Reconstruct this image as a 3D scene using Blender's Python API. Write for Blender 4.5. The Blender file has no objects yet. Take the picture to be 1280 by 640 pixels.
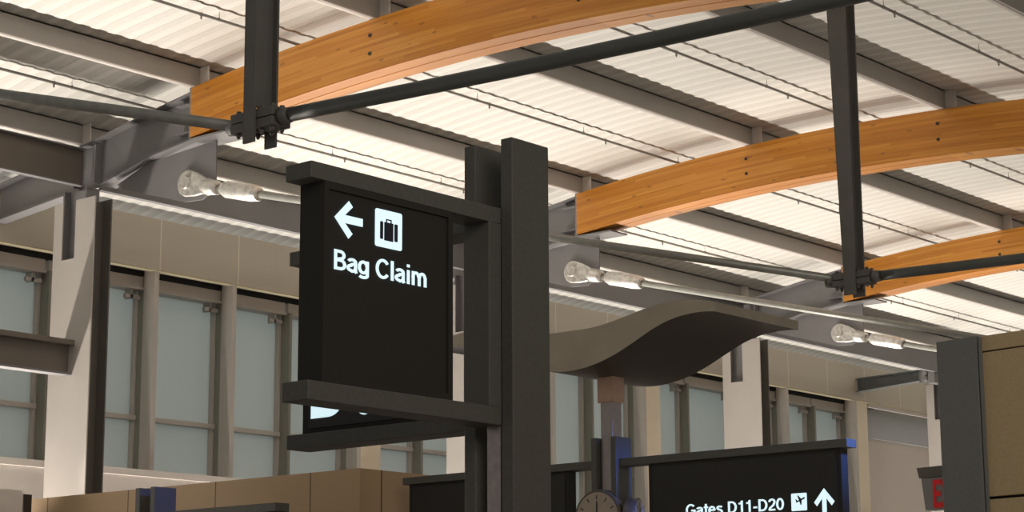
import bpy, bmesh, math, random
from mathutils import Vector, Matrix
random.seed(7)
C = bpy.context.scene
COL = C.collection
EYE = 1.6
F = 2571.7; PITCH = 0.20149234; YAW = 0.86733898; ROLL = -0.00503281
# ------------------------------------------------------------------ camera
fw = Vector((math.sin(YAW)*math.cos(PITCH), math.cos(YAW)*math.cos(PITCH), math.sin(PITCH)))
r0 = Vector((math.cos(YAW), -math.sin(YAW), 0)); u0 = r0.cross(fw)
RT = r0*math.cos(ROLL) + u0*math.sin(ROLL); UP = -r0*math.sin(ROLL) + u0*math.cos(ROLL)
cam = bpy.data.objects.new('camera', bpy.data.cameras.new('camera')); COL.objects.link(cam)
M = Matrix((RT, UP, -fw)).transposed().to_4x4(); M.translation = Vector((0, 0, EYE))
cam.matrix_world = M
cam.data.sensor_width = 36; cam.data.lens = F/1280*36; cam.data.clip_end = 300
C.camera = cam

def ray(x, y): return RT*(x-640) + UP*(320-y) + fw*F
def aX(x, y, X): d = ray(x, y); k = X/d.x; return Vector((X, d.y*k, d.z*k+EYE))
def aY(x, y, Y): d = ray(x, y); k = Y/d.y; return Vector((d.x*k, Y, d.z*k+EYE))
def aZ(x, y, Z): d = ray(x, y); k = (Z-EYE)/d.z; return Vector((d.x*k, d.y*k, Z))

# ------------------------------------------------------------------ materials
def nodes(name):
    m = bpy.data.materials.new(name); m.use_nodes = True
    nt = m.node_tree; return m, nt, nt.nodes['Principled BSDF']
def mat(name, col, rough=.5, metal=0., var=.06, scale=6., bump=0., spec=.5):
    m, nt, b = nodes(name)
    tc = nt.nodes.new('ShaderNodeTexCoord'); n = nt.nodes.new('ShaderNodeTexNoise')
    n.inputs['Scale'].default_value = scale; n.inputs['Detail'].default_value = 5
    r = nt.nodes.new('ShaderNodeValToRGB')
    r.color_ramp.elements[0].position = .3; r.color_ramp.elements[1].position = .7
    r.color_ramp.elements[0].color = (*[c*(1-var) for c in col], 1)
    r.color_ramp.elements[1].color = (*[min(1, c*(1+var)) for c in col], 1)
    nt.links.new(tc.outputs['Object'], n.inputs['Vector']); nt.links.new(n.outputs['Fac'], r.inputs['Fac'])
    nt.links.new(r.outputs['Color'], b.inputs['Base Color'])
    b.inputs['Roughness'].default_value = rough; b.inputs['Metallic'].default_value = metal
    b.inputs['Specular IOR Level'].default_value = spec
    if bump:
        bp = nt.nodes.new('ShaderNodeBump'); bp.inputs['Strength'].default_value = bump; bp.inputs['Distance'].default_value = .01
        n2 = nt.nodes.new('ShaderNodeTexNoise'); n2.inputs['Scale'].default_value = 120
        nt.links.new(tc.outputs['Object'], n2.inputs['Vector']); nt.links.new(n2.outputs['Fac'], bp.inputs['Height'])
        nt.links.new(bp.outputs['Normal'], b.inputs['Normal'])
    return m
def emis(name, col, s):
    m, nt, b = nodes(name)
    b.inputs['Base Color'].default_value = (*[c*.6 for c in col], 1)
    b.inputs['Emission Color'].default_value = (*col, 1); b.inputs['Emission Strength'].default_value = s
    return m
def wood():
    m, nt, b = nodes('glulam timber'); N = nt.nodes.new; L = nt.links.new
    tc = N('ShaderNodeTexCoord'); geo = N('ShaderNodeNewGeometry'); sp = N('ShaderNodeSeparateXYZ'); L(geo.outputs['Position'], sp.inputs[0])
    def mth(op, a, bb):
        n = N('ShaderNodeMath'); n.operation = op
        for i, v in enumerate((a, bb)):
            if isinstance(v, (int, float)): n.inputs[i].default_value = v
            else: L(v, n.inputs[i])
        return n.outputs[0]
    dy = mth('SUBTRACT', sp.outputs['Y'], 15.5); q = mth('MULTIPLY', mth('MULTIPLY', dy, dy), .0125)
    zz = mth('ADD', sp.outputs['Z'], q)
    lam = mth('MULTIPLY', zz, 26.0); fl = N('ShaderNodeMath'); fl.operation = 'FLOOR'; L(lam, fl.inputs[0])
    cx = N('ShaderNodeCombineXYZ'); L(mth('MULTIPLY', sp.outputs['X'], 5), cx.inputs[0])
    L(mth('ADD', mth('MULTIPLY', sp.outputs['Y'], .55), mth('MULTIPLY', fl.outputs[0], 7.31)), cx.inputs[1]); L(mth('MULTIPLY', zz, 30), cx.inputs[2])
    n1 = N('ShaderNodeTexNoise'); n1.inputs['Scale'].default_value = 1.0; n1.inputs['Detail'].default_value = 6; n1.inputs['Roughness'].default_value = .65
    L(cx.outputs[0], n1.inputs['Vector'])
    wn = N('ShaderNodeTexWhiteNoise'); wn.noise_dimensions = '2D'
    c2 = N('ShaderNodeCombineXYZ'); L(fl.outputs[0], c2.inputs[0])
    f2 = N('ShaderNodeMath'); f2.operation = 'FLOOR'; L(mth('ADD', mth('MULTIPLY', sp.outputs['Y'], .45), mth('MULTIPLY', fl.outputs[0], .37)), f2.inputs[0]); L(f2.outputs[0], c2.inputs[1])
    L(c2.outputs[0], wn.inputs['Vector'])
    fac = mth('ADD', mth('MULTIPLY', n1.outputs['Fac'], .75), mth('MULTIPLY', wn.outputs['Value'], .3))
    r = N('ShaderNodeValToRGB'); e = r.color_ramp.elements
    e[0].position = .3; e[0].color = (.43, .150, .014, 1); e[1].position = .8; e[1].color = (.68, .32, .058, 1)
    x = e.new(.55); x.color = (.56, .220, .024, 1)
    L(fac, r.inputs['Fac'])
    kn = N('ShaderNodeTexVoronoi'); kn.inputs['Scale'].default_value = 1.0
    c3 = N('ShaderNodeCombineXYZ'); L(mth('MULTIPLY', sp.outputs['X'], 1), c3.inputs[0]); L(mth('MULTIPLY', sp.outputs['Y'], 2.2), c3.inputs[1]); L(mth('MULTIPLY', zz, 7), c3.inputs[2]); L(c3.outputs[0], kn.inputs['Vector'])
    lt = mth('LESS_THAN', kn.outputs['Distance'], .1)
    mx = N('ShaderNodeMix'); mx.data_type = 'RGBA'; L(mth('MULTIPLY', lt, .6), mx.inputs[0]); L(r.outputs['Color'], mx.inputs[6]); mx.inputs[7].default_value = (.2, .07, .02, 1)
    L(mx.outputs[2], b.inputs['Base Color'])
    b.inputs['Roughness'].default_value = .4; b.inputs['Specular IOR Level'].default_value = .5
    return m
def panelmat(name, col, pitch, off, seam, width=.004, horiz=False, axis='X'):
    m, nt, b = nodes(name); N = nt.nodes.new; L = nt.links.new
    geo = N('ShaderNodeNewGeometry'); sp = N('ShaderNodeSeparateXYZ'); L(geo.outputs['Position'], sp.inputs[0])
    def mth(op, a, bb):
        n = N('ShaderNodeMath'); n.operation = op
        for i, v in enumerate((a, bb)):
            if isinstance(v, (int, float)): n.inputs[i].default_value = v
            else: L(v, n.inputs[i])
        return n.outputs[0]
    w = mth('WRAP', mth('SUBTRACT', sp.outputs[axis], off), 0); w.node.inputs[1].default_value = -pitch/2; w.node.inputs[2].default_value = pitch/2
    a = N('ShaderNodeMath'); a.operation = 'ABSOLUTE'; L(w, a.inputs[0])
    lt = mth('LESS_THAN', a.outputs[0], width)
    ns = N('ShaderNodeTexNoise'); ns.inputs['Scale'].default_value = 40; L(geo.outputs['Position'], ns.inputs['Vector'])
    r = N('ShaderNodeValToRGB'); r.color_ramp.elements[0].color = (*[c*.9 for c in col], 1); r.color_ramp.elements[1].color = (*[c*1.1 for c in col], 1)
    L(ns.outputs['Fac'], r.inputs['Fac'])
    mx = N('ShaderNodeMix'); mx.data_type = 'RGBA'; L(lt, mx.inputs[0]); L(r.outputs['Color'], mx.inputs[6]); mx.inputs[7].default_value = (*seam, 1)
    L(mx.outputs[2], b.inputs['Base Color']); b.inputs['Roughness'].default_value = .6
    return m
def glassmat():
    m, nt, b = nodes('frosted glass')
    b.inputs['Base Color'].default_value = (.50, .545, .53, 1); b.inputs['Roughness'].default_value = .35
    tr = nt.nodes.new('ShaderNodeBsdfTranslucent'); tr.inputs['Color'].default_value = (.64, .68, .66, 1)
    mx = nt.nodes.new('ShaderNodeMixShader'); mx.inputs[0].default_value = .45
    out = nt.nodes['Material Output']
    nt.links.new(b.outputs[0], mx.inputs[1]); nt.links.new(tr.outputs[0], mx.inputs[2]); nt.links.new(mx.outputs[0], out.inputs[0])
    return m

m_wood = wood()
m_deck = panelmat('white ribbed roof deck', (.69, .672, .625), .27, 9.08, (.79, .77, .72), .05)  # light catching the ribs is painted in as paler stripes
m_purlin = mat('warm grey painted purlin', (.39, .37, .34), .5, var=.04, scale=2)
m_steel = mat('grey painted steel', (.215, .207, .212), .62, var=.05, scale=2)
m_steel_d = mat('dark brown grey painted steel and shaded eave web', (.17, .145, .12), .5, var=.05, scale=2)
m_post = mat('dark grey truss steel', (.10, .093, .083), .45, var=.1, scale=4)
m_rod = mat('galvanised rod steel', (.27, .27, .245), .38, .35, var=.12, scale=9)
m_tube = mat('dark grey tie tube', (.075, .078, .070), .42, .1, var=.1, scale=4)
m_cast = mat('cast silver steel', (.72, .70, .66), .38, .45, var=.25, scale=14)
m_clad = mat('off white column cladding', (.50, .465, .435), .55, var=.03, scale=2)
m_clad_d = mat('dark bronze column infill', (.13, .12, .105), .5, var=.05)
m_fascia = panelmat('tan wall panel', (.47, .42, .345), 1.616, 20.29, (.66, .60, .50), .012)
m_soff = mat('ochre soffit trim', (.42, .37, .25), .5)
m_black = mat('black gap fill', (.01, .01, .01), .9)
m_mull = mat('light taupe window mullion', (.46, .425, .39), .5, var=.03)
m_jamb = mat('olive grey window jamb', (.22, .215, .18), .5, var=.04)
m_glass = glassmat()
m_white = mat('white gypsum and lit purlin edges', (.68, .63, .59), .7, var=.02)
m_cream = mat('cream pier plaster', (.72, .62, .48), .7, var=.02)
m_greywall = mat('grey plaster wall', (.56, .50, .45), .7, var=.02, scale=30)
m_tanp = panelmat('tan laminate panel', (.38, .26, .145), 1.617, 16.99, (.12, .07, .03), .010, axis='Y')
m_tanx = panelmat('tan laminate panel front', (.38, .26, .145), 1.617, 16.80, (.12, .06, .03), .012, axis='X')
m_sign = mat('dark grey powder coated aluminium', (.074, .070, .060), .6, var=.12, scale=60)
m_box = mat('dark brown sign cabinet', (.013, .011, .008), .8, var=.15, scale=60)
m_face = mat('black sign face', (.014, .012, .009), .6, var=.2, scale=60)
m_letter = emis('backlit white lettering', (.70, .90, .96), .9)
m_pict = mat('black pictogram', (.01, .012, .02), .5)
m_silver = mat('brushed stainless pole', (.42, .36, .33), .25, .8, var=.15, scale=25)
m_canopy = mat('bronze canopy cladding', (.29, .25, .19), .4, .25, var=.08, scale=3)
m_canopy_d = mat('canopy bronze darkened for shaded underside', (.020, .0155, .010), .5, 0, var=.1, scale=3)  # canopy underside: shade and dark reflections put into the colour
m_clock = mat('bronze clock case', (.10, .085, .07), .45, .3)
m_dial = mat('tan clock dial', (.33, .27, .21), .6, var=.06, scale=20)
m_kgrey = mat('charcoal kiosk pillar', (.135, .135, .125), .6, var=.1, scale=80)
m_ktan = mat('olive tan kiosk panel', (.40, .295, .16), .6, var=.1, scale=80)
m_ex = mat('grey exit sign housing', (.30, .28, .26), .5)
m_exd = mat('olive exit sign cap', (.15, .13, .10), .5)
m_red = emis('red exit lettering', (.5, .006, .006), .3)
m_floor = mat('polished terrazzo floor', (.30, .27, .24), .3, var=.15, scale=60)
m_pipe = mat('grey sprinkler pipe', (.30, .28, .25), .5)
m_cond = mat('dark grey conduit', (.13, .12, .10), .5)
m_bolt = mat('black bolt head', (.02, .015, .012), .5)
m_strut = mat('dark grey strut steel', (.10, .105, .105), .5)

# ------------------------------------------------------------------ builders
def tag(o, label=None, cat=None, group=None, kind=None):
    if label: o['label'] = label
    if cat: o['category'] = cat
    if group: o['group'] = group
    if kind: o['kind'] = kind
    return o
def empty(name, loc):
    o = bpy.data.objects.new(name, None); o.location = loc; o.empty_display_size = .2; COL.objects.link(o); return o
class MB:
    """collects faces given in world coordinates"""
    def __init__(s): s.v = []; s.f = []; s.smooth = set()
    def add(s, vs, fs, sm=False):
        o = len(s.v); s.v += [Vector(v) for v in vs]
        for f in fs:
            if sm: s.smooth.add(len(s.f))
            s.f.append([i+o for i in f])
        return s
    def box(s, x0, x1, y0, y1, z0, z1):
        vs = [(x, y, z) for z in (z0, z1) for y in (y0, y1) for x in (x0, x1)]
        return s.add(vs, [(0, 2, 3, 1), (4, 5, 7, 6), (0, 1, 5, 4), (2, 6, 7, 3), (0, 4, 6, 2), (1, 3, 7, 5)])
    def prism(s, pts, d):
        """extrude a planar polygon (list of vectors) along vector d"""
        n = len(pts); d = Vector(d)
        vs = [Vector(p) for p in pts] + [Vector(p)+d for p in pts]
        fs = [tuple(range(n)), tuple(range(2*n-1, n-1, -1))] + [(i, i+n, (i+1) % n+n, (i+1) % n)[::1] for i in range(n)]
        return s.add(vs, fs)
    def lathe(s, p0, p1, prof, n=20, sm=True):
        """profile [(t along axis in metres, radius)]"""
        p0 = Vector(p0); ax = (Vector(p1)-p0).normalized()
        a = ax.cross(Vector((0, 0, 1)) if abs(ax.z) < .9 else Vector((1, 0, 0))).normalized(); b = ax.cross(a)
        vs = []; fs = []
        for t, r in prof:
            for k in range(n):
                w = 2*math.pi*k/n; vs.append(p0+ax*t+(a*math.cos(w)+b*math.sin(w))*r)
        for i in range(len(prof)-1):
            for k in range(n):
                k2 = (k+1) % n; fs.append((i*n+k, i*n+k2, (i+1)*n+k2, (i+1)*n+k))
        s.add(vs, fs, sm)
        m = len(prof)-1
        s.add([vs[k] for k in range(n)], [tuple(range(n))[::-1]]); s.add([vs[m*n+k] for k in range(n)], [tuple(range(n))])
        return s
    def tube(s, p0, p1, r, n=16):
        return s.lathe(p0, p1, [(0, r), ((Vector(p1)-Vector(p0)).length, r)], n)
    def build(s, name, m, parent=None, bevel=0, origin=None, fix=True):
        org = Vector(origin) if origin is not None else (parent_world(parent) if parent else Vector((0, 0, 0)))
        if not parent and origin is None:
            lo = [min(v[i] for v in s.v) for i in range(3)]; hi = [max(v[i] for v in s.v) for i in range(3)]
            org = Vector(((lo[0]+hi[0])/2, (lo[1]+hi[1])/2, lo[2]))
        me = bpy.data.meshes.new(name); me.from_pydata([tuple(v-org) for v in s.v], [], s.f)
        me.polygons.foreach_set('use_smooth', [i in s.smooth for i in range(len(me.polygons))])
        if fix:
            bm = bmesh.new(); bm.from_mesh(me); bmesh.ops.remove_doubles(bm, verts=bm.verts, dist=1e-5)
            bmesh.ops.recalc_face_normals(bm, faces=bm.faces); bm.to_mesh(me); bm.free()
        me.materials.append(m)
        o = bpy.data.objects.new(name, me); COL.objects.link(o)
        if parent: o.parent = parent; o.location = org-parent_world(parent)
        else: o.location = org
        if bevel:
            b = o.modifiers.new('bevel', 'BEVEL'); b.width = bevel; b.segments = 2; b.limit_method = 'ANGLE'
        return o
def parent_world(o):
    p = Vector(o.location)
    while o.parent: o = o.parent; p += Vector(o.location)
    return p
def dup(src, loc, label=None, group=None):
    def rec(o, par):
        c = o.copy(); COL.objects.link(c)
        if par: c.parent = par
        for ch in list(o.children): rec(ch, c)
        return c
    c = rec(src, None); c.location = loc
    if label: c['label'] = label
    if group: c['group'] = group
    return c

# ------------------------------------------------------------------ roof geometry (heights are above the floor)
BAY = 8.08; X1 = 17.08; BW = .44; XC = X1+BW/2
def zt(Y): return EYE+7.82-.0125*(Y-15.5)**2
def zb(Y): return EYE+7.15-.0123*(Y-15.5)**2
def zd(Y): return zt(Y)+.30
ORD = ['first', 'second', 'third']
# corrugated deck
def deck():
    mb = MB(); pitch = .27; x0 = 9.; x1 = 47.
    xs = []; x = x0
    while x < x1:
        xs += [(x+.03, -.007), (x+.13, -.007), (x+.16, 0), (x+.27, 0)]; x += pitch
    ys = [6+.31*i for i in range(64)]
    n = len(xs); vs = [(X, Y, zd(Y)+dz+.012) for Y in ys for X, dz in xs]
    fs = [(j*n+i, j*n+i+1, (j+1)*n+i+1, (j+1)*n+i) for j in range(len(ys)-1) for i in range(n-1)]
    mb.add(vs, fs)
    # upper skin so the roof has thickness
    vs = [(X, Y, zd(Y)+.16) for Y in ys for X in (x0, x1)]
    mb.add(vs, [(2*j, 2*j+1, 2*j+3, 2*j+2) for j in range(len(ys)-1)])
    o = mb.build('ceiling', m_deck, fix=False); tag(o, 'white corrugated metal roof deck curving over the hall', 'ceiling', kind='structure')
deck()

# purlins (channels), one each line, with stiffener plates over the timber beams
PY = [(22.38, 'lowest warm grey roof purlin, nearest the window wall'), (19.95, 'grey roof purlin resting on the very ends of the timber beams'),
      (16.68, 'grey roof purlin crossing above the paired bolts nearest the wall ends of the timber beams'), (13.43, 'grey roof purlin meeting the top edge of the middle timber beam at upper right'),
      (10.22, 'grey roof purlin clipped by the top right corner of the photo')]
for i, (Y, lab) in enumerate(PY):
    e = empty('purlin', (XC, Y, zt(Y))); tag(e, lab, 'roof beam', 'purlins under the roof deck')
    t = .014; s = .07
    z0 = zt(Y)+.006; z1 = zd(Y)-.004
    mb = MB(); mb.box(9.05, 46.9, Y, Y+t, z0, z1)
    mb.build('web', m_purlin, e)
    MB().box(9.05, 46.9, Y-.02, Y+s, z0-.0, z0+.016).build('bottom_flange', m_white, e)  # white paints in the uplight caught on the flange underside
    MB().box(9.05, 46.9, Y, Y+s, z1-.016, z1).build('top_flange', m_purlin, e)
    for k in range(3 if i else 3):
        x = XC+BAY*k
        MB().box(x-.10, x-.088, Y-.17, Y-.001, z0+.002, z1-.004).build('stiffener_plate', m_white, e)  # white paints in the light falling on the plate face

# timber beams
blab = ['leftmost orange glulam timber beam crossing behind the left dark hanger post', 'middle orange glulam timber beam arching behind the right dark hanger post', 'lowest right orange glulam timber beam, only its end in view']
def beam(k):
    x = X1+BAY*k; e = empty('glulam_beam', (x+BW/2, 20, zb(20))); tag(e, blab[k], 'timber beam', 'glulam roof beams')
    ys = [6.2+.2*i for i in range(69)] + [19.985]
    for a, b in ((0, .21), (.23, .44)):
        pts = [(x+a, Y, zb(Y)) for Y in ys] + [(x+a, Y, zt(Y)) for Y in reversed(ys)]
        n = len(ys); vs = pts + [(p[0]+b-a, p[1], p[2]) for p in pts]; N = 2*n; fs = []
        for i in range(n-1):
            j = N-1-i
            fs += [(i, i+1, j-1, j), (i+N, j+N, j-1+N, i+1+N), (i, i+N, i+1+N, i+1), (j, j-1, j-1+N, j+N)]
        fs += [(0, N-1, 2*N-1, N), (n-1, n-1+N, n+N, n)]
        MB().add(vs, fs).build('ply', m_wood, e, bevel=.006)
    MB().box(x+.2, x+.24, 6.3, 19.9, zb(6.3)+.1, zb(6.3)+.3).build('spacer', m_bolt, e) if False else None
    for Y in (16.72, 13.5, 10.3):
        for dz in (-.20, -.43):
            z = zt(Y)+dz
            MB().lathe((x-.012, Y, z), (x+.05, Y, z), [(0, .024), (.06, .024)], 12).build('bolt', m_bolt, e)
    return e
for k in range(3): beam(k)

# steel brackets from the columns to the timber beams
hl = ['grey steel haunch at the end of the leftmost timber beam', 'grey steel haunch of the middle timber beam, half hidden by the tall sign post', 'grey steel haunch at the end of the lowest right timber beam, above the wavy canopy']
def haunch(k):
    dx = BAY*k; x = XC+dx; e = empty('roof_bracket', (x, 22, EYE+6.6)); tag(e, hl[k], 'steel bracket', 'steel haunches carrying the timber beams')
    Z = lambda z: z+EYE
    top = [(19.99, 7.55), (21.06, 7.40), (22.15, 7.22), (24.345, 6.93)]
    bot = [(24.345, 6.455), (22.9, 6.62), (21.9, 6.60), (21.05, 6.80), (19.99, 6.92)]
    MB().prism([(x-.008, Y, Z(z)) for Y, z in top+bot], (.016, 0, 0)).build('web', m_steel, e)
    def flange(pl, t, w, name, up=1):
        mb = MB()
        for (y0, z0), (y1, z1) in zip(pl[:-1], pl[1:]):
            mb.prism([(x-w, y0, Z(z0)), (x-w, y1, Z(z1)), (x-w, y1, Z(z1)+t*up), (x-w, y0, Z(z0)+t*up)], (2*w, 0, 0))
        mb.build(name, m_steel, e)
    flange(top, .02, .14, 'top_flange'); flange(bot[::-1][:3], .02, .14, 'bottom_flange', -1)
    flange([(22.62, 6.60), (24.345, 6.455)], .02, .10, 'bottom_flange', -1)
    MB().box(x-.21, x+.21, 19.99, 20.02, Z(6.89), Z(7.58)).build('end_plate', m_steel, e)
    MB().box(x-.215, x+.215, 19.3, 20.0, Z(6.862), Z(6.887)).build('bearing_seat', m_steel, e)
    MB().prism([(x-.012, 19.70, Z(6.855)), (x-.012, 19.70, Z(6.24)), (x-.012, 19.95, Z(6.10)), (x-.012, 20.3, Z(6.12)), (x-.012, 21.60, Z(6.50)), (x-.012, 21.70, Z(6.575)), (x-.012, 21.05, Z(6.78))], (.024, 0, 0)).build('gusset_plate', m_steel, e)
    MB().prism([(x-.10, 19.70, Z(6.855)), (x-.10, 21.05, Z(6.775)), (x-.10, 21.05, Z(6.76)), (x-.10, 19.70, Z(6.84))], (.088, 0, 0)).build('edge_stiffener', m_steel, e) if False else None
    for y in (22.05, 22.5):
        MB().box(x-.135, x-.008, y-.01, y+.01, Z(6.63), Z(7.2)).build('stiffener_plate', m_steel, e)
    MB().box(x-.135, x-.008, 20.16, 20.18, Z(6.93), Z(7.50)).build('stiffener_plate', m_steel, e) if False else None
    for z in (7.40, 7.02):
        MB().box(x-.12, x-.008, 19.995, 20.40, Z(z), Z(z)+.012).build('connection_plate', m_steel, e)
for k in range(3): haunch(k)

# tie rods: forked casting, turnbuckle, rod down to the hanger post
YP = 10.16; ZP = 3.80+EYE
X0 = 9.31
def tie(xg, lab, frame0=False, zend=ZP):
    a = Vector((xg, 20.2, EYE+6.35+(.09 if frame0 else 0))); b = Vector((xg, YP+.2, zend)); d = (b-a).normalized(); Lg = (b-a).length
    e = empty('tie_rod', a); tag(e, lab, 'tie rod', 'tie rods below the timber beams')
    # fork: two eye discs around the gusset joined in a tapering neck
    mb = MB()
    up = Vector((1, 0, 0)).cross(d).normalized()
    for sx in (-1, 1):
        pts = []
        for i in range(17):
            w = math.pi/2+math.pi*i/16
            pts.append(a+Vector((sx*.02 if sx > 0 else -.078, 0, 0))+(d*math.cos(w)+up*math.sin(w))*.178)
        for t, h in ((.18, -.155), (.36, -.105), (.36, .105), (.18, .155)):
            pts.append(a+Vector((sx*.02 if sx > 0 else -.078, 0, 0))+d*t+up*h)
        mb.prism(pts, (.058, 0, 0))
    mb.build('fork_end', m_cast, e, bevel=.018)
    MB().lathe(a+d*.30, b, [(0, .105), (.06, .112), (.18, .10), (.26, .09), (.265, .06)], 24).build('fork_neck', m_cast, e)
    MB().lathe(a+Vector((-.115, 0, 0)), a+Vector((.12, 0, 0)), [(0, .075), (.012, .085), (.222, .085), (.235, .075)], 24).build('pin', m_cast, e)
    MB().lathe(a+d*.54, b, [(0, .048), (.2, .048)], 16).build('threaded_stud', m_rod, e)
    MB().lathe(a+d*.66, b, [(0, .055), (.012, .085), (.09, .112), (.56, .112), (.70, .095), (.72, .085), (.725, .05)], 24).build('turnbuckle', m_cast, e)
    MB().lathe(a+d*1.36, b, [(0, .050), (Lg-1.36, .040)], 18).build('rod', m_rod, e)
    return e
xr1 = XC-.02
tie(X0, 'grey tie rod entering from the left edge and ending at the left hanger post', frame0=True, zend=EYE+3.74)
tie(XC, 'tie rod with silver turnbuckle passing behind the bag claim sign towards the right hanger post')
tie(XC+BAY, 'silver tie rod and turnbuckle running above the wavy canopy')
tie(XC+2*BAY, 'tie rod with silver turnbuckle below the lowest right timber beam')

# hanger posts: two flat plates with a stepped web, clamps, outgoing tube
def hanger(xc, YP, zn, lab, taper, tlab, zd_end, hw, hs):
    e = empty('hanger_post', (xc, YP, zn-.2)); tag(e, lab, 'hanger post', 'dark hanger posts')
    ztop = zt(YP)-.02
    w = hw
    for s in (-1, 1):
        x = xc+s*hs
        MB().prism([(x-.009, YP-w, zn-.165), (x-.009, YP+w, zn-.165), (x-.009, YP+w, zn+.1), (x-.009, YP+w*taper, ztop), (x-.009, YP-w*1.05, ztop)], (.018, 0, 0)).build('side_plate', m_post, e)
    MB().box(xc-hs+.01, xc+hs-.01, YP-.012, YP+.012, zn+.1, ztop).build('web', m_post, e)
    bw = hs-.012
    for y0, y1 in ((YP-.21, YP-.015), (YP+.015, YP+.21)):
        MB().box(xc-bw, xc+bw, y0, y1, zn+.003, zn+.07).build('clamp_block', m_post, e, bevel=.006)
        MB().box(xc-bw, xc+bw, y0, y1, zn-.065, zn-.003).build('clamp_block', m_post, e, bevel=.006)
    for y in (YP-.17, YP-.07, YP+.07, YP+.17):
        for sx in (-.045, .045):
            MB().lathe((xc+sx, y, zn-.10), (xc+sx, y, zn+.10), [(0, .010), (.02, .017), (.035, .017), (.036, .011), (.175, .011), (.176, .018), (.195, .018)], 8).build('bolt', m_post, e)
    MB().lathe((xc, YP-.21, zn), (xc, YP-.5, zn), [(0, .062), (.03, .060), (.09, .052)], 18).build('collar', m_post, e)
    MB().lathe((xc, YP+.21, zn), (xc, YP+.5, zn), [(0, .055), (.04, .052), (.10, .046)], 18).build('collar', m_post, e)
    n = 30; rr = 16; vs = []; fs = []
    for i in range(n+1):
        q = i/n; cy = YP-.32-q*8.5; cz_ = zn+zd_end*q-.06*math.sin(q*math.pi)
        for k in range(rr):
            a = 2*math.pi*k/rr; vs.append((xc+.05*math.cos(a), cy, cz_+.05*math.sin(a)))
    for i in range(n):
        for k in range(rr): k2 = (k+1) % rr; fs.append((i*rr+k, i*rr+k2, (i+1)*rr+k2, (i+1)*rr+k))
    mb = MB().add(vs, fs, True); mb.add([vs[k] for k in range(rr)], [tuple(range(rr))])
    o = mb.build('tie_tube', m_tube); tag(o, tlab, 'steel tube', 'dark tubes beyond the hanger posts')
hanger(X0, 10.16, EYE+3.74, 'dark steel hanger post in front of the leftmost timber beam', 1.1, 'dark steel tube rising from the left hanger post to the top of the photo', -.15, .055, .10)
hanger(XC+.0, 10.27, EYE+3.80, 'dark steel hanger post at right, in front of the middle timber beam', 2.6, 'dark steel tube running from the right hanger post to the right edge', .0, .066, .085)

# eave beams and girt
for k in range(-1, 3):
    x0 = XC+BAY*k+.15; x1 = XC+BAY*(k+1)-.15
    if k == -1: x0 = 11.
    Y = 22.3; zl = 6.62+EYE; zh = 7.14+EYE
    lab = ['dark eave beam entering at the left edge above the first column', 'grey eave beam behind the leftmost silver turnbuckle', 'grey eave beam behind the wavy canopy and middle turnbuckle', 'grey eave beam above the dark strut at right'][k+1]
    e = empty('eave_beam', ((x0+x1)/2, Y, zl)); tag(e, lab, 'steel beam', 'eave beams between the columns')
    MB().box(x0, x1, Y-.006, Y+.006, zl+.016, zh-.016).build('web', m_steel if k > -1 else m_steel_d, e)  # same beam in every bay; the left web's shade is in its colour
    MB().box(x0, x1, Y-.05, Y+.05, zl, zl+.016).build('bottom_flange', m_steel, e)
    MB().box(x0, x1, Y-.09, Y+.09, zh-.016, zh).build('top_flange', m_steel, e)
e = empty('girt_beam', (14, 22.36, EYE+4.0)); tag(e, 'dark brown horizontal beam ending at the left column face', 'steel beam')
MB().box(11, X1-.002, 22.35, 22.37, EYE+4.03, EYE+4.43).build('web', m_steel_d, e)
MB().box(11, X1-.002, 22.27, 22.46, EYE+4.0, EYE+4.03).build('bottom_flange', m_steel, e)  # lighter steel colour paints the lit lower edge
MB().box(11, X1-.002, 22.22, 22.46, EYE+4.40, EYE+4.47).build('top_flange', m_steel_d, e)

# ------------------------------------------------------------------ columns
cl = ['white clad column with slotted top at far left', 'white clad column seen through the gap beside the bag claim sign', 'white clad column with slotted top right of the wavy canopy', 'pale column partly hidden by the charcoal pillar at right']
for k in range(4):
    x = X1+BAY*k; e = empty('column', (x+.15, 22.3, 0)); tag(e, cl[k], 'column', 'white clad columns along the window wall')
    t = .02; T = EYE+6.42; S = EYE+5.61
    for xx, nm in ((x, 'cladding_panel'), (x+.30-t, 'cladding_panel')):
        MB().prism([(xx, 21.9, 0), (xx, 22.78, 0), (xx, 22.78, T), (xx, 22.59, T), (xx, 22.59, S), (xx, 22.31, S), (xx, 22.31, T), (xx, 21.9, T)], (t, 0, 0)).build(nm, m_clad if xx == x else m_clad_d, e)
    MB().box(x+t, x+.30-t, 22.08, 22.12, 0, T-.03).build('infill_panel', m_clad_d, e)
    MB().box(x+.04, x+.26, 22.14, 22.17, 0, EYE+6.59).box(x+.14, x+.16, 22.17, 22.62, 0, EYE+6.59).box(x+.04, x+.26, 22.62, 22.65, 0, EYE+6.59).build('steel_core', m_steel, e)

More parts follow.
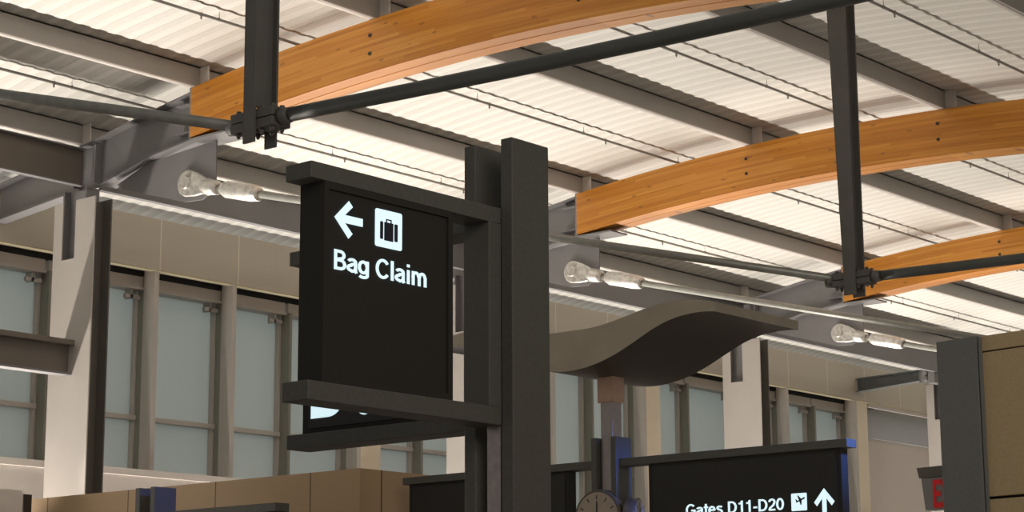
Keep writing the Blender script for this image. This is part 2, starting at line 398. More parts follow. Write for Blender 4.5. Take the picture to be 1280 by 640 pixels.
# ------------------------------------------------------------------ window wall
YW = 24.35; FB = EYE+6.17; YG = 24.85; SILL = EYE+3.08
def struct(name, mb, m, lab=None, **k):
    o = mb.build(name, m, **k); tag(o, lab, None, kind='structure'); return o
struct('wall_back', MB().box(9, 47, YW, YW+.12, FB, EYE+6.98), m_fascia, 'tan panelled band of wall between the windows and the roof deck')
struct('trim_1', MB().box(9, 47, YW+.12, YG+.06, FB+.02, FB+.05), m_soff, 'ochre soffit under the tan wall band')
struct('trim_2', MB().box(9, 47, YW-.012, YW+.12, FB-.012, FB+.012), m_soff, 'light drip edge under the tan wall band')
struct('trim_3', MB().box(9, 42.2, 24.62, YG+.1, FB-.06, FB+.02), m_black, 'black shadow gap above the windows')  # solid black strip put in for the shade of the recess
struct('wall_lower', MB().box(9, 42.2, YW+.02, YG, 0, SILL-.1), m_white, 'white wall under the window ledge')
struct('trim_4', MB().box(9, 42.2, YW-.03, YG, SILL-.1, SILL), m_white, 'white window ledge')
BIG = [3.20, 4.80, 7.66]; SM = [1.34, 6.22]
wn = 0; tn = 5
def trim(mb, m, lab):
    global tn
    struct('trim_%d' % tn, mb, m, lab); tn += 1
for k in range(-1, 3):
    bx = X1+BAY*k
    edges = []
    for o in BIG:
        X = bx+o
        trim(MB().box(X-.085, X, YW+.0, YW+.26, SILL, FB+.02), m_mull, 'light taupe window mullion post')
        trim(MB().box(X-.075, X-.01, YW+.26, YG+.05, SILL, FB-.05), m_jamb, 'olive window jamb behind a mullion post')
        edges.append(X)
    for o in SM:
        X = bx+o
        trim(MB().box(X-.06, X, YG-.3, YG+.05, SILL, FB-.25), m_jamb, 'slim olive window mullion')
        edges.append(X)
    # pier
    trim(MB().box(bx+7.66, bx+8.17, YW+.03, YG+.05, 0, FB+.02), m_cream, 'cream plaster pier between windows')
    trim(MB().box(bx+8.17, bx+8.26, YW+.12, YG+.05, SILL, FB+.02), m_mull, 'taupe trim beside the cream pier')
    edges = sorted(edges); st = bx+.18
    last = (k == 2)
    for X in edges:
        if k == 2 and X > bx+7.0 and False: break
        wn += 1
        x0 = st; x1 = X-.07
        g = MB().box(x0, x1, YG, YG+.02, SILL-.02, FB-.26)
        fr = MB().box(x0, x1, YG-.20, YG+.03, FB-.28, FB-.07)       # head rail
        fr.box(x0, x1, YG-.24, YG-.2, FB-.28, FB-.24)
        fr.box(x0, x1, YG-.13, YG+.03, SILL+.80, SILL+.87)          # middle rail
        fr.box(x1-.03, x1+.01, YG-.10, YG+.03, SILL, FB-.26)
        f = fr.build('window_%d' % wn, m_mull); tag(f, 'frosted grey window in a taupe frame', kind='structure')
        g.build('glass', m_glass, f)
        MB().box(x1-.30, x1-.02, YG-.16, YG-.10, FB-.42, FB-.36).box(x1-.2, x1-.16, YG-.16, YG+.0, FB-.42, FB-.28).build('latch', m_mull, f)
        st = X
# solid wall right of the last pier
PX = X1+2*BAY+8.17
struct('wall_right', MB().box(PX+.02, 47, YG-.1, YG+.2, 0, FB+.02), m_greywall, 'plain grey wall right of the last window')
trim(MB().box(PX+.1, 47, YW+.02, YW+.1, FB-.10, FB-.02), m_mull, 'beige rail along the top of the plain grey wall')
trim(MB().box(PX+.1, 47, YG-.16, YG-.1, FB-.75, FB+.02), mat('blue grey shade band', (.40, .41, .42), .6, scale=40), 'blue grey shade band above the plain grey wall')  # thin sheet coloured as the shadow along the wall top
struct('floor', MB().box(-6, 50, -6, 25.2, -.1, 0), m_floor, 'terrazzo floor of the hall')

# dark strut with pin bracket at the right
xs = 41.0; e = empty('strut', (xs, 23.5, EYE+6.4)); tag(e, 'short dark steel strut reaching from the tan wall to the last column', 'strut')
p0 = Vector((xs, YW, EYE+6.36)); p1 = Vector((xs, 22.72, EYE+6.52))
MB().prism([(xs-.008, YW, EYE+6.36), (xs-.008, YW, EYE+6.66), (xs-.008, 22.72, EYE+6.70), (xs-.008, 22.72, EYE+6.46)], (.016, 0, 0)).build('web', m_strut, e)
for z0, z1 in ((6.66, 6.70), (6.36, 6.46)):
    MB().prism([(xs-.10, YW, EYE+z0), (xs-.10, 22.72, EYE+z1), (xs-.10, 22.72, EYE+z1+.015), (xs-.10, YW, EYE+z0+.015)], (.2, 0, 0)).build('flange', m_strut, e)
MB().box(xs-.02, xs+.02, 22.45, 22.75, EYE+6.42, EYE+6.72).build('lug', m_steel, e)
for z in (6.49, 6.64):
    MB().lathe((xs-.12, 22.56, EYE+z), (xs+.12, 22.56, EYE+z), [(0, .03), (.01, .06), (.08, .06), (.081, .03), (.16, .03), (.161, .06), (.23, .06), (.24, .03)], 16).build('pin', m_steel, e)
MB().box(xs-.14, X1+3*BAY, 22.3, 22.46, EYE+6.38, EYE+6.74).build('bracket_plate', m_steel, e)

# ------------------------------------------------------------------ sprinkler pipes and conduits
pl = [('bay nearest the window wall', 21.08, 21.24), ('second roof bay from the window wall', 18.16, 18.37), ('third roof bay from the window wall', 14.85, 15.12), ('roof bay at the upper right corner', 11.53, 11.87)]
for i, (nm, yc, yp) in enumerate(pl):
    zp = zd(yp)-.10
    e = empty('sprinkler_pipe', (XC, yp, zp)); tag(e, 'thin grey sprinkler pipe with small heads in the '+nm, 'pipe', 'sprinkler pipes under the roof deck')
    MB().tube((9.2, yp, zp), (46.8, yp, zp), .019, 10).build('pipe', m_pipe, e)
    for k in range(14):
        xx = 11.32+2.4*k
        MB().tube((xx, yp, zp), (xx, yp, zd(yp)-.0), .004, 8).lathe((xx, yp, zp-.022), (xx, yp, zp+.03), [(0, .01), (.01, .024), (.03, .024), (.05, .01)], 10).build('hanger', m_pipe, e)
        xx = 10.48+2.675*k
        MB().lathe((xx, yp, zp+.02), (xx, yp, zp-.07), [(0, .02), (.035, .026), (.05, .010), (.06, .008), (.062, .016), (.066, .016), (.09, .003)], 10).build('sprinkler_head', m_pipe, e)

# ------------------------------------------------------------------ lettering
def arc(cx, cy, rx, ry, a0, a1, n=14):
    return [(cx+rx*math.cos(math.radians(a0+(a1-a0)*i/n)), cy+ry*math.sin(math.radians(a0+(a1-a0)*i/n))) for i in range(n+1)]
W = .15
h = W/2
# glyphs: strokes along centre lines, cap height 1, x-height .72; (advance, strokes)
GL = {
 'B': (.70, [[(h+.05, 0), (h+.05, 1)], [(h+.05, 1-h), (.36, 1-h)]+arc(.36, .745, .19, .255-h, 90, -90)+[(h+.05, .49)], [(h+.05, .49)]+[(.38, .49)]+arc(.38, .49-.245+h/2-.0, .21, .245-h/2, 90, -90)+[(h+.05, h)]]),
 'a': (.58, [arc(.27, .52, .18, .20-h, 165, 20, 8)+[(.45, .45), (.45, .1), (.50, 0)], [(.45, .44), (.27, .405)]+arc(.23, .22, .165, .22-h-.02, 95, 270, 10)+[(.27, h-.01), (.38, .09), (.45, .2)]]),
 'g': (.62, [[(.485, .70), (.485, .02)]+arc(.27, -.02, .215, .19-h, 0, -150, 9), arc(.27, .37, .205, .35-h, 0, 360, 22)]),
 'C': (.74, [arc(.385, .5, .305, .5-h+.01, 38, 322, 24)]),
 'l': (.29, [[(.145, 0), (.145, 1)]]),
 'i': (.29, [[(.145, 0), (.145, .71)], [(.145, .86), (.145, 1)]]),
 'm': (.90, [[(.125, 0), (.125, .71)], [(.125, .4)]+arc(.27, .48, .145, .235-h+.01, 180, 0, 10)+[(.415+.04, .45), (.455, 0)], [(.455, .4)]+arc(.62, .48, .145, .235-h+.01, 180, 0, 10)+[(.785, .45), (.785, 0)]]),
 'G': (.78, [arc(.39, .5, .305, .5-h+.01, 42, 300, 22)+[(.66, .2), (.66, .45), (.42, .45)], [(.68, .45), (.68, 0)]]),
 't': (.34, [[(.17, .93), (.17, .16), (.21, .065), (.33, .06)], [(.02, .65), (.33, .65)]]),
 'e': (.58, [[(.09, .385), (.47, .385)]+arc(.28, .37, .20, .36-h, 5, 318, 20)]),
 's': (.54, [arc(.27, .53, .165, .19-h, 20, 180, 9)+[(.14, .43), (.38, .32)]+arc(.27, .20, .17, .20-h, 40, -160, 10)]),
 'D': (.74, [[(h+.05, 0), (h+.05, 1)], [(h+.05, 1-h), (.33, 1-h)]+arc(.33, .5, .29, .5-h, 90, -90, 16)+[(h+.05, h)]]),
 '1': (.56, [[(.33, 0), (.33, 1)], [(.33, .88), (.26, .79), (.10, .75)]]),
 '2': (.57, [arc(.28, .71, .185, .29-h, 175, -20, 12)+[(.38, .46), (.14, .22), (.09, .07)], [(.05, h), (.51, h)]]),
 '0': (.57, [arc(.285, .5, .20, .5-h, 0, 360, 26)]),
 '-': (.36, [[(.04, .36), (.32, .36)]]),
 'E': (.66, [[(h+.05, 0), (h+.05, 1)], [(h+.05, 1-h), (.60, 1-h)], [(h+.05, .5), (.55, .5)], [(h+.05, h), (.61, h)]]),
 'X': (.66, [[(.06, 0), (.60, 1)], [(.60, 0), (.06, 1)]]),
 'I': (.30, [[(.15, 0), (.15, 1)]]),
 'T': (.60, [[(.30, 0), (.30, 1)], [(.02, 1-h), (.58, 1-h)]]),
 ' ': (.30, []),
}
def stroke2d(pts, w):
    """thick polyline as quads in 2-D"""
    out = []; P = [Vector(p) for p in pts]
    P = [p for i, p in enumerate(P) if i == 0 or (p-P[i-1]).length > .012]; n = len(P)
    nm = []
    for i in range(n):
        d = Vector((0, 0))
        closed = (P[0]-P[-1]).length < 1e-6
        if i > 0: d += (P[i]-P[i-1]).normalized()
        elif closed: d += (P[-1]-P[-2]).normalized()
        if i < n-1: d += (P[i+1]-P[i]).normalized()
        elif closed: d += (P[1]-P[0]).normalized()
        if d.length < 1e-6: d = Vector((1, 0))
        d.normalize()
        k = 1.0
        if 0 < i < n-1:
            c = (P[i]-P[i-1]).normalized().dot(d); k = 1/max(.6, c)
        nm.append(Vector((-d.y, d.x))*(w/2*k))
    for i in range(n-1):
        out.append([P[i]+nm[i], P[i]-nm[i], P[i+1]-nm[i+1], P[i+1]+nm[i+1]])
    return out
def text_quads(s, bold=1.0):
    x = 0; q = []
    for ch in s:
        adv, st = GL[ch]
        for p in st:
            for quad in stroke2d([(a+x, b) for a, b in p], W*bold): q.append(quad)
        x += adv
    return q, x
def place2d(polys, org, ex, ez, off, name, m, parent, thick=.003):
    """polys in 2-D laid on plane org + u*ex + v*ez, raised by off"""
    mb = MB(); off = Vector(off)
    for i, p in enumerate(polys):
        j = off*(1+.02*(i % 7))
        base = [org+ex*a[0]+ez*a[1] for a in p]
        mb.prism([b for b in base], j)
    return mb.build(name, m, parent, fix=True)
def arrow_polys(direction='left'):
    """unit arrow, box 0..1"""
    t = .21
    # left pointing
    shaft = [(.16, .5-t/2), (1, .5-t/2), (1, .5+t/2), (.16, .5+t/2)]
    head1 = [(0, .5), (.50, 1.0), (.64, .86), (.25, .5)]
    head2 = [(0, .5), (.25, .5), (.64, .14), (.50, 0)]
    P = [shaft, head1, head2]
    if direction == 'up': P = [[(1-b, 1-a) for a, b in p] for p in P]
    return P
def rrect(x0, x1, y0, y1, r, n=5):
    pts = []
    for cx, cy, a in ((x1-r, y1-r, 0), (x0+r, y1-r, 90), (x0+r, y0+r, 180), (x1-r, y0+r, 270)):
        pts += [(cx+r*math.cos(math.radians(a+90*i/n)), cy+r*math.sin(math.radians(a+90*i/n))) for i in range(n+1)]
    return pts

# ------------------------------------------------------------------ wayfinding totem 1 (bag claim)
XP = 8.16; PW = .31; PT = .08; YF = 7.0; FD = .18; TOPZ = EYE+2.84
def rect_frame(parent, x0, x1, y0, y1, z0, z1, bt, name='sign_frame'):
    pass
T1 = empty('directional_sign', (XP+PW/2, YF+FD/2, 0)); tag(T1, 'large dark totem in the centre with a backlit Bag Claim sign and luggage symbol', 'sign', 'airport totems')
for y in (YF-PT-.001, YF+FD+.001):
    MB().box(XP, XP+PW, y, y+PT, 0, TOPZ).build('post', m_sign, T1, bevel=.006)
MB().box(XP+.006, XP+.126, YF+.012, YF+.11, 0, TOPZ-.6).build('core_pole', m_silver, T1, bevel=.01)
BZ = EYE+2.457; BT = .083; FH = 1.167
xl = 6.753; xr = XP+.003
sf = MB().box(xl, xr, YF, YF+FD, BZ-BT, BZ).box(xl, xr, YF, YF+FD, BZ-FH, BZ-FH+.095).box(xr-.1, xr, YF, YF+FD, BZ-FH+.095, BZ-BT)
SF = sf.build('sign_frame', m_sign, T1, bevel=.004)
bx0 = 6.78; bx1 = 7.755; pz0 = BZ-FH+.096; pz1 = BZ-BT-.001
by = YF+.014
c1 = aY(403, 300, by).x; c2 = aY(564, 400, by).x
SB = MB().box(c1-.0, c2, by, YF+FD-.006, pz0, pz1).build('sign_cabinet', m_box, T1, bevel=.003)
# raised rim and face
f0 = c1+.03; f1 = c2-.035
rim = MB()
for a in ((c1, f0, pz0, pz1), (f1, c2, pz0, pz1)): rim.box(a[0], a[1], by-.012, by-.0005, a[2], a[3])
rim.box(f0, f1, by-.012, by-.0005, pz1-.035, pz1); rim.box(f0, f1, by-.012, by-.0005, pz0, pz0+.03)
rim.build('face_rim', m_box, SB)
yl = by-.003
def fitrect(pl_, pts_):  # corners in px -> bounds on plane Y
    P = [aY(x, y, pl_) for x, y in pts_]; return min(p.x for p in P), max(p.x for p in P), min(p.z for p in P), max(p.z for p in P)
ex = Vector((1, 0, 0)); ez = Vector((0, 0, 1))
# arrow
a_l = aY(417.9, 270.6, yl); a_r = aY(453, 278.3, yl); a_t = aY(436, 251.5, yl); a_b = aY(436, 298.5, yl)
aw = a_r.x-a_l.x; ah = a_t.z-a_b.z
place2d([[(u*aw, v*ah) for u, v in p] for p in arrow_polys()], Vector((a_l.x, yl, a_b.z)), ex, ez, (0, -.003, 0), 'arrow', m_letter, SB)
# luggage tile
b0 = aY(468.9, 259.8, yl); b1 = aY(468.9, 307, yl); b2 = aY(502.2, 266.5, yl)
tw = b2.x-b0.x; th = b0.z-b1.z; o0 = Vector((b0.x, yl, b1.z))
TI = place2d([rrect(0, tw, 0, th, .012)], o0, ex, ez, (0, -.003, 0), 'luggage_symbol', m_letter, SB)
u = lambda x: tw*x
def R(x0, x1, y0, y1, r=.004): return rrect(x0*tw, x1*tw, y0*th, y1*th, r)
place2d([R(.17, .285, .21, .68, .006), R(.325, .665, .19, .68, .003), R(.705, .83, .21, .68, .006)], o0, ex, ez, (0, -.0045, 0), 'suitcase', m_pict, TI)
place2d([R(.39, .43, .67, .77, .002), R(.39, .60, .735, .77, .002), R(.56, .60, .67, .77, .002)], o0, ex, ez, (0, -.0045, 0), 'handle', m_pict, TI)
# text
t0 = aY(417.2, 336.5, yl); t1 = aY(532.8, 359.3, yl); tt = aY(417.2, 311.3, yl)
q, adv = text_quads('Bag Claim', .96); sx = (t1.x-t0.x)/(adv-.09); sz = tt.z-t0.z
place2d([[((a-.05)*sx, b*sz) for a, b in p] for p in q], Vector((t0.x, yl, (t0.z+t1.z)/2)), ex, ez, (0, -.003, 0), 'lettering', m_letter, SB)

# second blade of totem 1, at right angles, behind
def blade_y(T, x0, x1, y0, y1, zt_, fh, bt, far, near, letters=None):
    """frame along Y, with cabinet set in from the free end"""
    sf = MB().box(x0, x1, y0, y1, zt_-bt, zt_).box(x0, x1, y0, y1, zt_-fh, zt_-fh+bt)
    if far: sf.box(x0, x1, y0, y0+.1, zt_-fh+bt, zt_-bt)
    else: sf.box(x0, x1, y1-.1, y1, zt_-fh+bt, zt_-bt)
    s = sf.build('sign_frame', m_sign, T, bevel=.004)
    return s
xb = 8.222; y0b = YF+FD+PT+.002; y1b = 8.695
for z_ in (BZ-BT, BZ-FH): MB().box(xb, xb+.185, y0b, y1b, z_, z_+BT).build('frame_bar', m_sign, T1, bevel=.004)
cb = MB().box(xb+.03, xb+.155, 7.76, y1b-.10, BZ-FH+BT+.001, BZ-BT-.001).build('sign_cabinet', m_box, T1, bevel=.003)
MB().box(xb+.022, xb+.0295, 7.80, y1b-.155, BZ-FH+BT+.03, BZ-BT-.03).build('sign_face', m_face, cb)
xf = xb+.022
ey = Vector((0, -1, 0))
# bottoms of two white symbols that show below the front blade
g0 = aX(389, 523.6, xf); g1 = aX(428, 519.5, xf)
wv = (g0.y-g1.y)
S1 = [(0, 0), (wv*.55, 0)]+arc(wv*.55, wv*.5, wv*.52, wv*.5, -90, 0, 8)+[(wv*1.07, wv*.85), (0, wv*.85)]
place2d([S1], Vector((xf, g0.y, g0.z+.0)), ey, ez, (-.004, 0, 0), 'symbol', m_letter, cb)
g2 = aX(456, 518.2, xf)
place2d([[(p[0], p[1]) for p in arc(0, .07, .068, .07, 0, 360, 20)[:-1]]], Vector((xf, g2.y, g2.z)), ey, ez, (-.004, 0, 0), 'lettering', m_letter, cb)

# ------------------------------------------------------------------ wayfinding totem 2 (gates) with clock and canopy
XG = 19.72; YGp = 15.2; S2 = .85; ZB2 = EYE-EYE/S2
T2 = empty('directional_sign', (XG+PW/2, YGp+.16, ZB2)); tag(T2, 'dark totem with a wavy canopy, round clocks and a Gates D11-D20 sign', 'sign', 'airport totems')
MB().box(XG, XG+PW, YGp-.10, YGp-.02, ZB2, TOPZ).build('post', m_sign, T2, bevel=.006)
MB().box(XG, XG+PW, YGp+.20, YGp+.28, ZB2, TOPZ).build('post', m_sign, T2, bevel=.006)
xc2 = XG+PW/2; yc2 = YGp+.09
MB().box(xc2-.085, xc2+.105, yc2-.09, yc2+.09, ZB2, EYE+3.45).build('core_pole', m_silver, T2, bevel=.008)
MB().box(xc2-.11, xc2+.13, yc2-.12, yc2+.12, EYE+3.27, EYE+3.62).build('pole_sleeve', mat('copper toned sleeve', (.50, .32, .23), .35, .7, var=.1), T2, bevel=.01)
GZ = EYE+2.572
xg0 = XG+.06; xg1 = xg0+.20
def gate_blade(y0, y1, free_near, label):
    gb = .095
    for z_ in (GZ-gb, GZ-1.25): MB().box(xg0, xg1, y0, y1, z_, z_+gb).build('frame_bar', m_sign, T2, bevel=.005)
    if free_near: a, b = y0+.10, y1-.42
    else: a, b = y0+.42, y1-.10
    c = MB().box(xg0+.03, xg1-.03, a, b, GZ-1.25+gb+.001, GZ-gb-.001).build('sign_cabinet', m_box, T2, bevel=.003)
    MB().box(xg0+.022, xg0+.0295, a+.06, b-.06, GZ-1.25+gb+.04, GZ-gb-.04).build('sign_face', m_face, c)
    return c
yn = aX(1058.5, 552, xg0).y
c = gate_blade(yn, YGp-.101, True, '')
yfar = aX(503, 601, xg0).y
gate_blade(YGp+.281, yfar, False, '')
xf = xg0+.0215
p0 = aX(858.2, 646.0, xf); p1 = aX(979.7, 636.6, xf); pt = aX(910.5, 627.3, xf); pb = aX(910.5, 642.2, xf)
q, adv = text_quads('Gates D11-D20', .96); sx = (p0.y-p1.y)/(adv-.09); sz = pt.z-pb.z
split = text_quads('Gates ')[1]
for word in (0, 1):
    place2d([[((a-.05)*sx, b*sz) for a, b in p] for p in q if (p[0][0] > split-.05) == bool(word)], Vector((xf, p0.y, (p0.z+p1.z)/2)), ey, ez, (-.004, 0, 0), 'lettering', m_letter, c)
a0 = aX(989.0, 617.2, xf); a1 = aX(1008.3, 615.8, xf); a2 = aX(989.5, 639, xf)
tw = a0.y-a1.y; th = a0.z-a2.z; o0 = Vector((xf, a0.y, a2.z))
TI = place2d([rrect(0, tw, 0, th, .012)], o0, ey, ez, (-.004, 0, 0), 'departures_symbol', m_letter, c)
def pl2(pts): return [(a*tw, b*th) for a, b in pts]
place2d([pl2([(.30, .52), (.33, .46), (.86, .66), (.90, .74), (.84, .76)]), pl2([(.50, .60), (.40, .86), (.46, .88), (.66, .66)]), pl2([(.52, .55), (.68, .62), (.66, .34), (.60, .32)]), pl2([(.33, .52), (.27, .66), (.31, .67), (.42, .56)])], o0, ey, ez, (-.006, 0, 0), 'aeroplane', m_pict, TI)
q0 = aX(1017.8, 628.5, xf); q1 = aX(1043.3, 626, xf); q2 = aX(1030.3, 610.2, xf)
aw = q0.y-q1.y; ah = aw*1.15
place2d([[(u*aw, v*ah) for u, v in p] for p in arrow_polys('up')], Vector((xf, q0.y, q2.z-ah)), ey, ez, (-.004, 0, 0), 'arrow', m_letter, c)
# canopy: gull-wing profile in Y/Z extruded along X
XCN = 19.07; WC = 1.75
tp = [(700, 415.5), (740, 410), (765, 402), (790, 392), (810, 384), (830, 378), (850, 375), (870, 374.5), (893, 377)]
bp = [(705, 464.8), (722, 462.5), (745, 455), (762, 447), (780, 436), (800, 422), (820, 408), (840, 398), (860, 392), (878, 389), (893, 389)]
TPt = [aX(x, y, XCN) for x, y in tp]; BPt = [aX(x, y, XCN) for x, y in bp]
yc_ = yc2
def interp(P, d):
    P = sorted([(yc_-p.y, p.z) for p in P]); 
    if d <= P[0][0]: return P[0][1]
    for (a, za), (b, zb_) in zip(P[:-1], P[1:]):
        if d <= b: t = (d-a)/(b-a); return za+(zb_-za)*t
    return P[-1][1]
dmax = yc_-TPt[-1].y; n = 44
def sm(P, d):  # light smoothing
    return sum(interp(P, abs(d+k*.06)) for k in (-2, -1, 0, 1, 2))/5 if abs(d) < dmax-.13 else interp(P, abs(d))
ds = [-dmax+2*dmax*i/(2*n) for i in range(2*n+1)]
top = [(yc_-d, sm(TPt, d)) for d in ds]; bot = [(yc_-d, sm(BPt, d)) for d in ds]
mb = MB(); N = len(ds)
vs = [(XCN+a, y, z) for a in (0, WC) for lst in (top, bot) for y, z in lst]
fs = []
for i in range(N-1):
    fs += [(i, i+1, N+i+1, N+i), (2*N+i, 3*N+i, 3*N+i+1, 2*N+i+1)]
mb.add(vs, fs)
mb.add(vs, [(i, 2*N+i, 2*N+i+1, i+1) for i in range(N-1)]+[(N+i, N+i+1, 3*N+i+1, 3*N+i) for i in range(N-1)])
mb.add(vs, [(0, N, 3*N, 2*N), (N-1, 3*N-1, 4*N-1, 2*N-1)])
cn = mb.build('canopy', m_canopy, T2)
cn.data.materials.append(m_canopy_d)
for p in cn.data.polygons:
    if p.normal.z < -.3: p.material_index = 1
# clocks
def clock(center, nrm, R_, th_):
    nrm = Vector(nrm).normalized(); ce = Vector(center)
    side = Vector((0, 0, 1)).cross(nrm).normalized()
    k = MB().lathe(ce-nrm*th_, ce, [(0, R_*.94), (.02, R_), (th_-.02, R_), (th_, R_*.97)], 40).build('clock', m_clock, T2)
    MB().lathe(ce+nrm*.0005, ce+nrm, [(0, R_*.90), (.004, R_*.90)], 40).build('dial', m_dial, k)
    for i in range(12):
        w = math.radians(30*i); dr = side*math.sin(w)+Vector((0, 0, 1))*math.cos(w); pp = side*math.cos(w)-Vector((0, 0, 1))*math.sin(w)
        a = ce+dr*R_*.66; b = ce+dr*R_*.80
        MB().prism([a-pp*.006, a+pp*.006, b+pp*.006, b-pp*.006], nrm*.008).build('hour_mark', m_bolt, k)
    for w, L_, t_ in ((0, .60, .010), (180, .42, .014)):
        w = math.radians(w); dr = side*math.sin(w)+Vector((0, 0, 1))*math.cos(w); pp = dr.cross(nrm)
        a = ce-dr*.03; b = ce+dr*R_*L_
        MB().prism([a-pp*t_, a+pp*t_, b+pp*t_*.6, b-pp*t_*.6], nrm*.012).build('clock_hand', m_bolt, k)
cc = aX(746.5, 649, XG-.05)
clock(cc, (-1, 0.0, 0), .36, .14)
c2_ = aX(789, 655, XG-.0); clock((XG+.17, c2_.y, c2_.z), (.417, -.907, 0), .33, .15)
MB().box(XG+.02, XG+.2, c2_.y+.14, YGp-.10, c2_.z-.04, c2_.z+.04).build('clock_arm', m_sign, T2)
MB().box(XG-.05, XG+.0, cc.y-.03, YGp+.28, cc.z-.04, cc.z+.04).build('clock_arm', m_sign, T2)

T2.location = Vector((0, 0, EYE))+(Vector(T2.location)-Vector((0, 0, EYE)))*S2; T2.scale = (S2, S2, S2)
# ------------------------------------------------------------------ totem 3, top only at lower left
s3 = aX(194, 608, 15.0); T3 = empty('directional_sign', (15.15, s3.y+.2, 0)); tag(T3, 'dark totem post tops poking up at the lower left before the tan enclosure', 'sign', 'airport totems')
MB().box(15.0, 15.31, s3.y, s3.y+.08, 0, s3.z).build('post', m_sign, T3, bevel=.006)
MB().box(15.0, 15.31, s3.y+.26, s3.y+.34, 0, s3.z).build('post', m_sign, T3, bevel=.006)
MB().box(15.10, 15.22, s3.y+.11, s3.y+.23, 0, s3.z-.3).build('core_pole', m_silver, T3)
z3 = aX(235, 637, 15.06).z
for y0, y1 in ((s3.y-1.9, s3.y-.002), (s3.y+.342, s3.y+2.0)):
    MB().box(15.06, 15.26, y0, y1, z3-.09, z3).build('frame_bar', m_sign, T3, bevel=.005)
    MB().box(15.09, 15.23, y0+.1, y1-.1, z3-1.1, z3-.0905).build('sign_cabinet', m_box, T3)

# ------------------------------------------------------------------ tan enclosure
cz = aY(450, 585, 16.2)
e = empty('enclosure', (cz.x+1.2, 19, 0)); tag(e, 'low tan laminate panelled enclosure along the bottom left', 'enclosure')
yfar = aX(40, 623, cz.x).y
MB().box(cz.x, cz.x+.10, 16.2, yfar, 0, cz.z).build('side_panel', m_tanp, e)
MB().box(cz.x+.1, cz.x+1.95, 16.2, 16.3, 0, cz.z).build('front_panel', m_tanx, e)
# pale box and small dark part behind the enclosure's far end
bz = aY(0, 611, 22.0)
o = MB().box(aY(-25, 611, 22.0).x, aY(29, 615, 22.0).x, 22.0, 22.35, 0, bz.z).build('low_wall', m_white); tag(o, 'pale low wall top peeking out at the bottom left edge', 'low wall')
o = MB().box(aY(30, 620, 22.1).x, aY(40, 620, 22.1).x, 22.1, 22.3, 0, aY(35, 618, 22.1).z).build('stanchion', m_bolt); tag(o, 'small black bracket end beside the pale low wall at bottom left', 'bracket')

# ------------------------------------------------------------------ kiosk pillar and panel at right
kd = Vector((.15947, .98720, 0)).normalized(); kn = Vector((kd.y, -kd.x, 0))     # along, and away from viewer
K0 = aX(1169.8, 427.6, 11.0); KT = K0.z
def kplane(x, y):   # point on the kiosk face
    d = ray(x, y); o = Vector((0, 0, EYE)); nn = kn; t = (K0-o).dot(nn)/d.dot(nn); return o+d*t
def kbox(s0, s1, d0, d1, z0, z1):
    P = [Vector((K0.x, K0.y, 0))+kd*s+kn*d for s, d in ((s0, d0), (s1, d0), (s1, d1), (s0, d1))]
    mb = MB(); return mb.prism([p+Vector((0, 0, z0)) for p in P], (0, 0, z1-z0))
def ks(x, y): return (kplane(x, y)-K0).dot(kd)
e = empty('kiosk', (K0.x+.3, K0.y-1, 0)); tag(e, 'tall kiosk at the right edge with a charcoal pillar and olive tan panels', 'kiosk')
sA = ks(1224, 500)
kbox(sA, 0, 0, .45, 0, KT).build('pillar', m_kgrey, e, bevel=.004)
gz = kplane(1250, 436.2).z; gz2 = kplane(1240, 622).z
kbox(sA-2.6, sA-.012, .015, .45, gz+.004, KT-.004).build('panel', m_ktan, e, bevel=.003)
kbox(sA-2.6, sA-.012, .015, .45, gz2+.008, gz-.004).build('panel', m_ktan, e, bevel=.003)
kbox(sA-2.6, sA-.012, .015, .45, 0, gz2-.008).build('panel', m_ktan, e, bevel=.003)
kbox(sA-2.6, sA+.0, .04, .43, .02, KT-.03).build('backing', m_black, e)
kbox(sA-.03, sA-.0125, .0, .014, 0, KT-.01).build('edge_strip', m_kgrey, e)

# exit sign behind the kiosk
ep = Vector((K0.x, K0.y, 0))+kn*.95
def eplane(x, y):
    d = ray(x, y); o = Vector((0, 0, EYE)); t = (ep-o).dot(kn)/d.dot(kn); return o+d*t
A = eplane(1145.5, 585); B = eplane(1149, 598); G = eplane(1151.5, 598.5); H = eplane(1157, 638)
e = empty('exit_sign', (A.x, A.y, H.z)); tag(e, 'small grey exit sign with a red E showing beside the charcoal pillar', 'sign')
L_ = .62
ed = -kd
MB().prism([A, A+ed*L_, eplane(1145.5, 585)+ed*L_-Vector((0, 0, A.z-B.z)), B], kn*.14).build('cap', m_exd, e)
MB().prism([G, G+ed*(L_-.06), G+ed*(L_-.1)-Vector((0, 0, G.z-H.z)), H], kn*.10).build('housing', m_ex, e)
t0 = eplane(1168.0, 634.5); t1 = eplane(1166, 600.5)
q, adv = text_quads('EXIT', 1.25); hh = t1.z-t0.z
place2d([[((a-.05)*hh*.62, b*hh) for a, b in p] for p in q], t0-kn*.0005, ed, ez, -kn*.004, 'lettering', m_red, e)
kq = ep-kd*.15
MB().prism([Vector((kq.x, kq.y, H.z+.05))-kn*.0+kn*.0, Vector((kq.x, kq.y, H.z+.05))+ed*.05, Vector((kq.x, kq.y, H.z+.09))+ed*.05, Vector((kq.x, kq.y, H.z+.09))], -kn*.498).build('bracket_arm', m_ex, e)

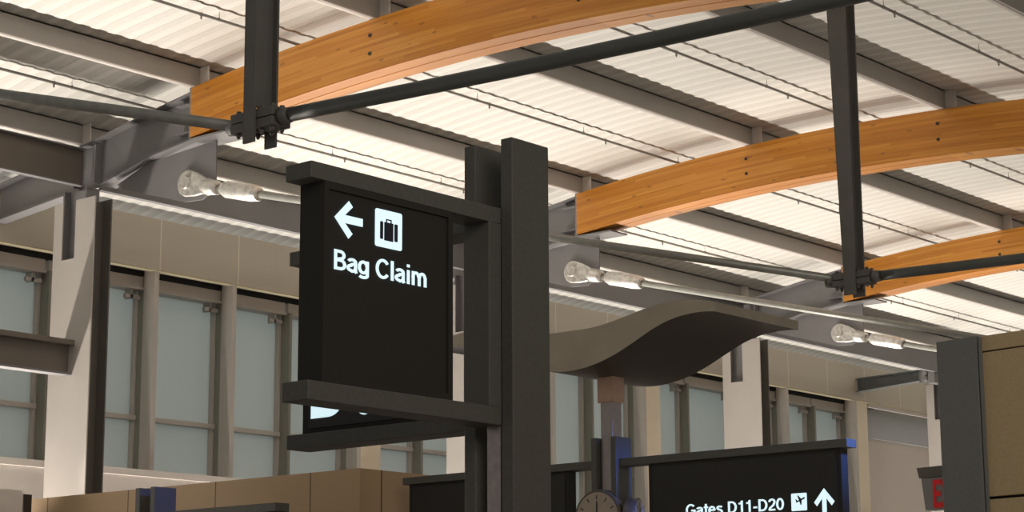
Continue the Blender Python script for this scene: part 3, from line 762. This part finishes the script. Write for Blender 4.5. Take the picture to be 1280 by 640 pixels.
# ------------------------------------------------------------------ light
def area(name, loc, target, size, power, col, sizey=None, spread=180):
    l = bpy.data.lights.new(name, 'AREA'); l.energy = power; l.color = col; l.size = size
    l.spread = math.radians(spread)
    if sizey: l.shape = 'RECTANGLE'; l.size_y = sizey
    o = bpy.data.objects.new(name, l); COL.objects.link(o); o.location = loc
    o.rotation_euler = (Vector(target)-Vector(loc)).to_track_quat('-Z', 'Y').to_euler(); return o
def spot(name, loc, target, power, col, ang, blend=.5, r=.1):
    l = bpy.data.lights.new(name, 'SPOT'); l.energy = power; l.color = col; l.spot_size = math.radians(ang); l.spot_blend = blend; l.shadow_soft_size = r
    o = bpy.data.objects.new(name, l); COL.objects.link(o); o.location = loc
    o.rotation_euler = (Vector(target)-Vector(loc)).to_track_quat('-Z', 'Y').to_euler(); return o
WARM = (1., .92, .82)
for k in range(-2, 4):
    x = X1+BAY*k+.4
    area('cove_uplight', (x+4.0, 24.1, EYE+.3), (x+4.0, 24.1-6, EYE+.3+8.2), 8.0, 440, WARM, .15, 112)
for k in range(4):
    x = XC+BAY*k
    spot('column_uplight', (x-.9, 23.6, EYE+1.2), (x, 16.0, EYE+7.2), 3000, WARM, 26, 1.0, .1)
area('deck_fill', (24, 9, .6), (24, 13, 9), 26, 250, (1, .92, .82), 14)  # added fill lamp, evens out the light on the roof deck
area('hall_fill', (3, -3, 8.0), (20, 16, 5), 8, 560, (1, .9, .78), 5)  # unseen fill lamp, placed to lift the dark signs and kiosk
area('dusk_sky', (26, 30, 8), (26, 24, 6.5), 40, 2100, (.96, .98, 1.0), 9)
spot('screen_glow', (16.95, 8.2, 5.15), (16.98, 12.9, 2.55), 1200, (.10, .24, 1.0), 34, .6, .2)
spot('screen_glow_left', (15.0, 12.0, 6.5), (15.15, 18.1, EYE+2.0), 1000, (.12, .24, 1.0), 12, .6, .2)
w = bpy.data.worlds.new('world'); C.world = w; w.use_nodes = True
bg = w.node_tree.nodes['Background']; bg.inputs[0].default_value = (.80, .78, .74, 1); bg.inputs[1].default_value = .22
C.view_settings.view_transform = 'Standard'; C.view_settings.look = 'None'; C.view_settings.gamma = 1; C.view_settings.exposure = 0
C.view_settings.use_curve_mapping = False
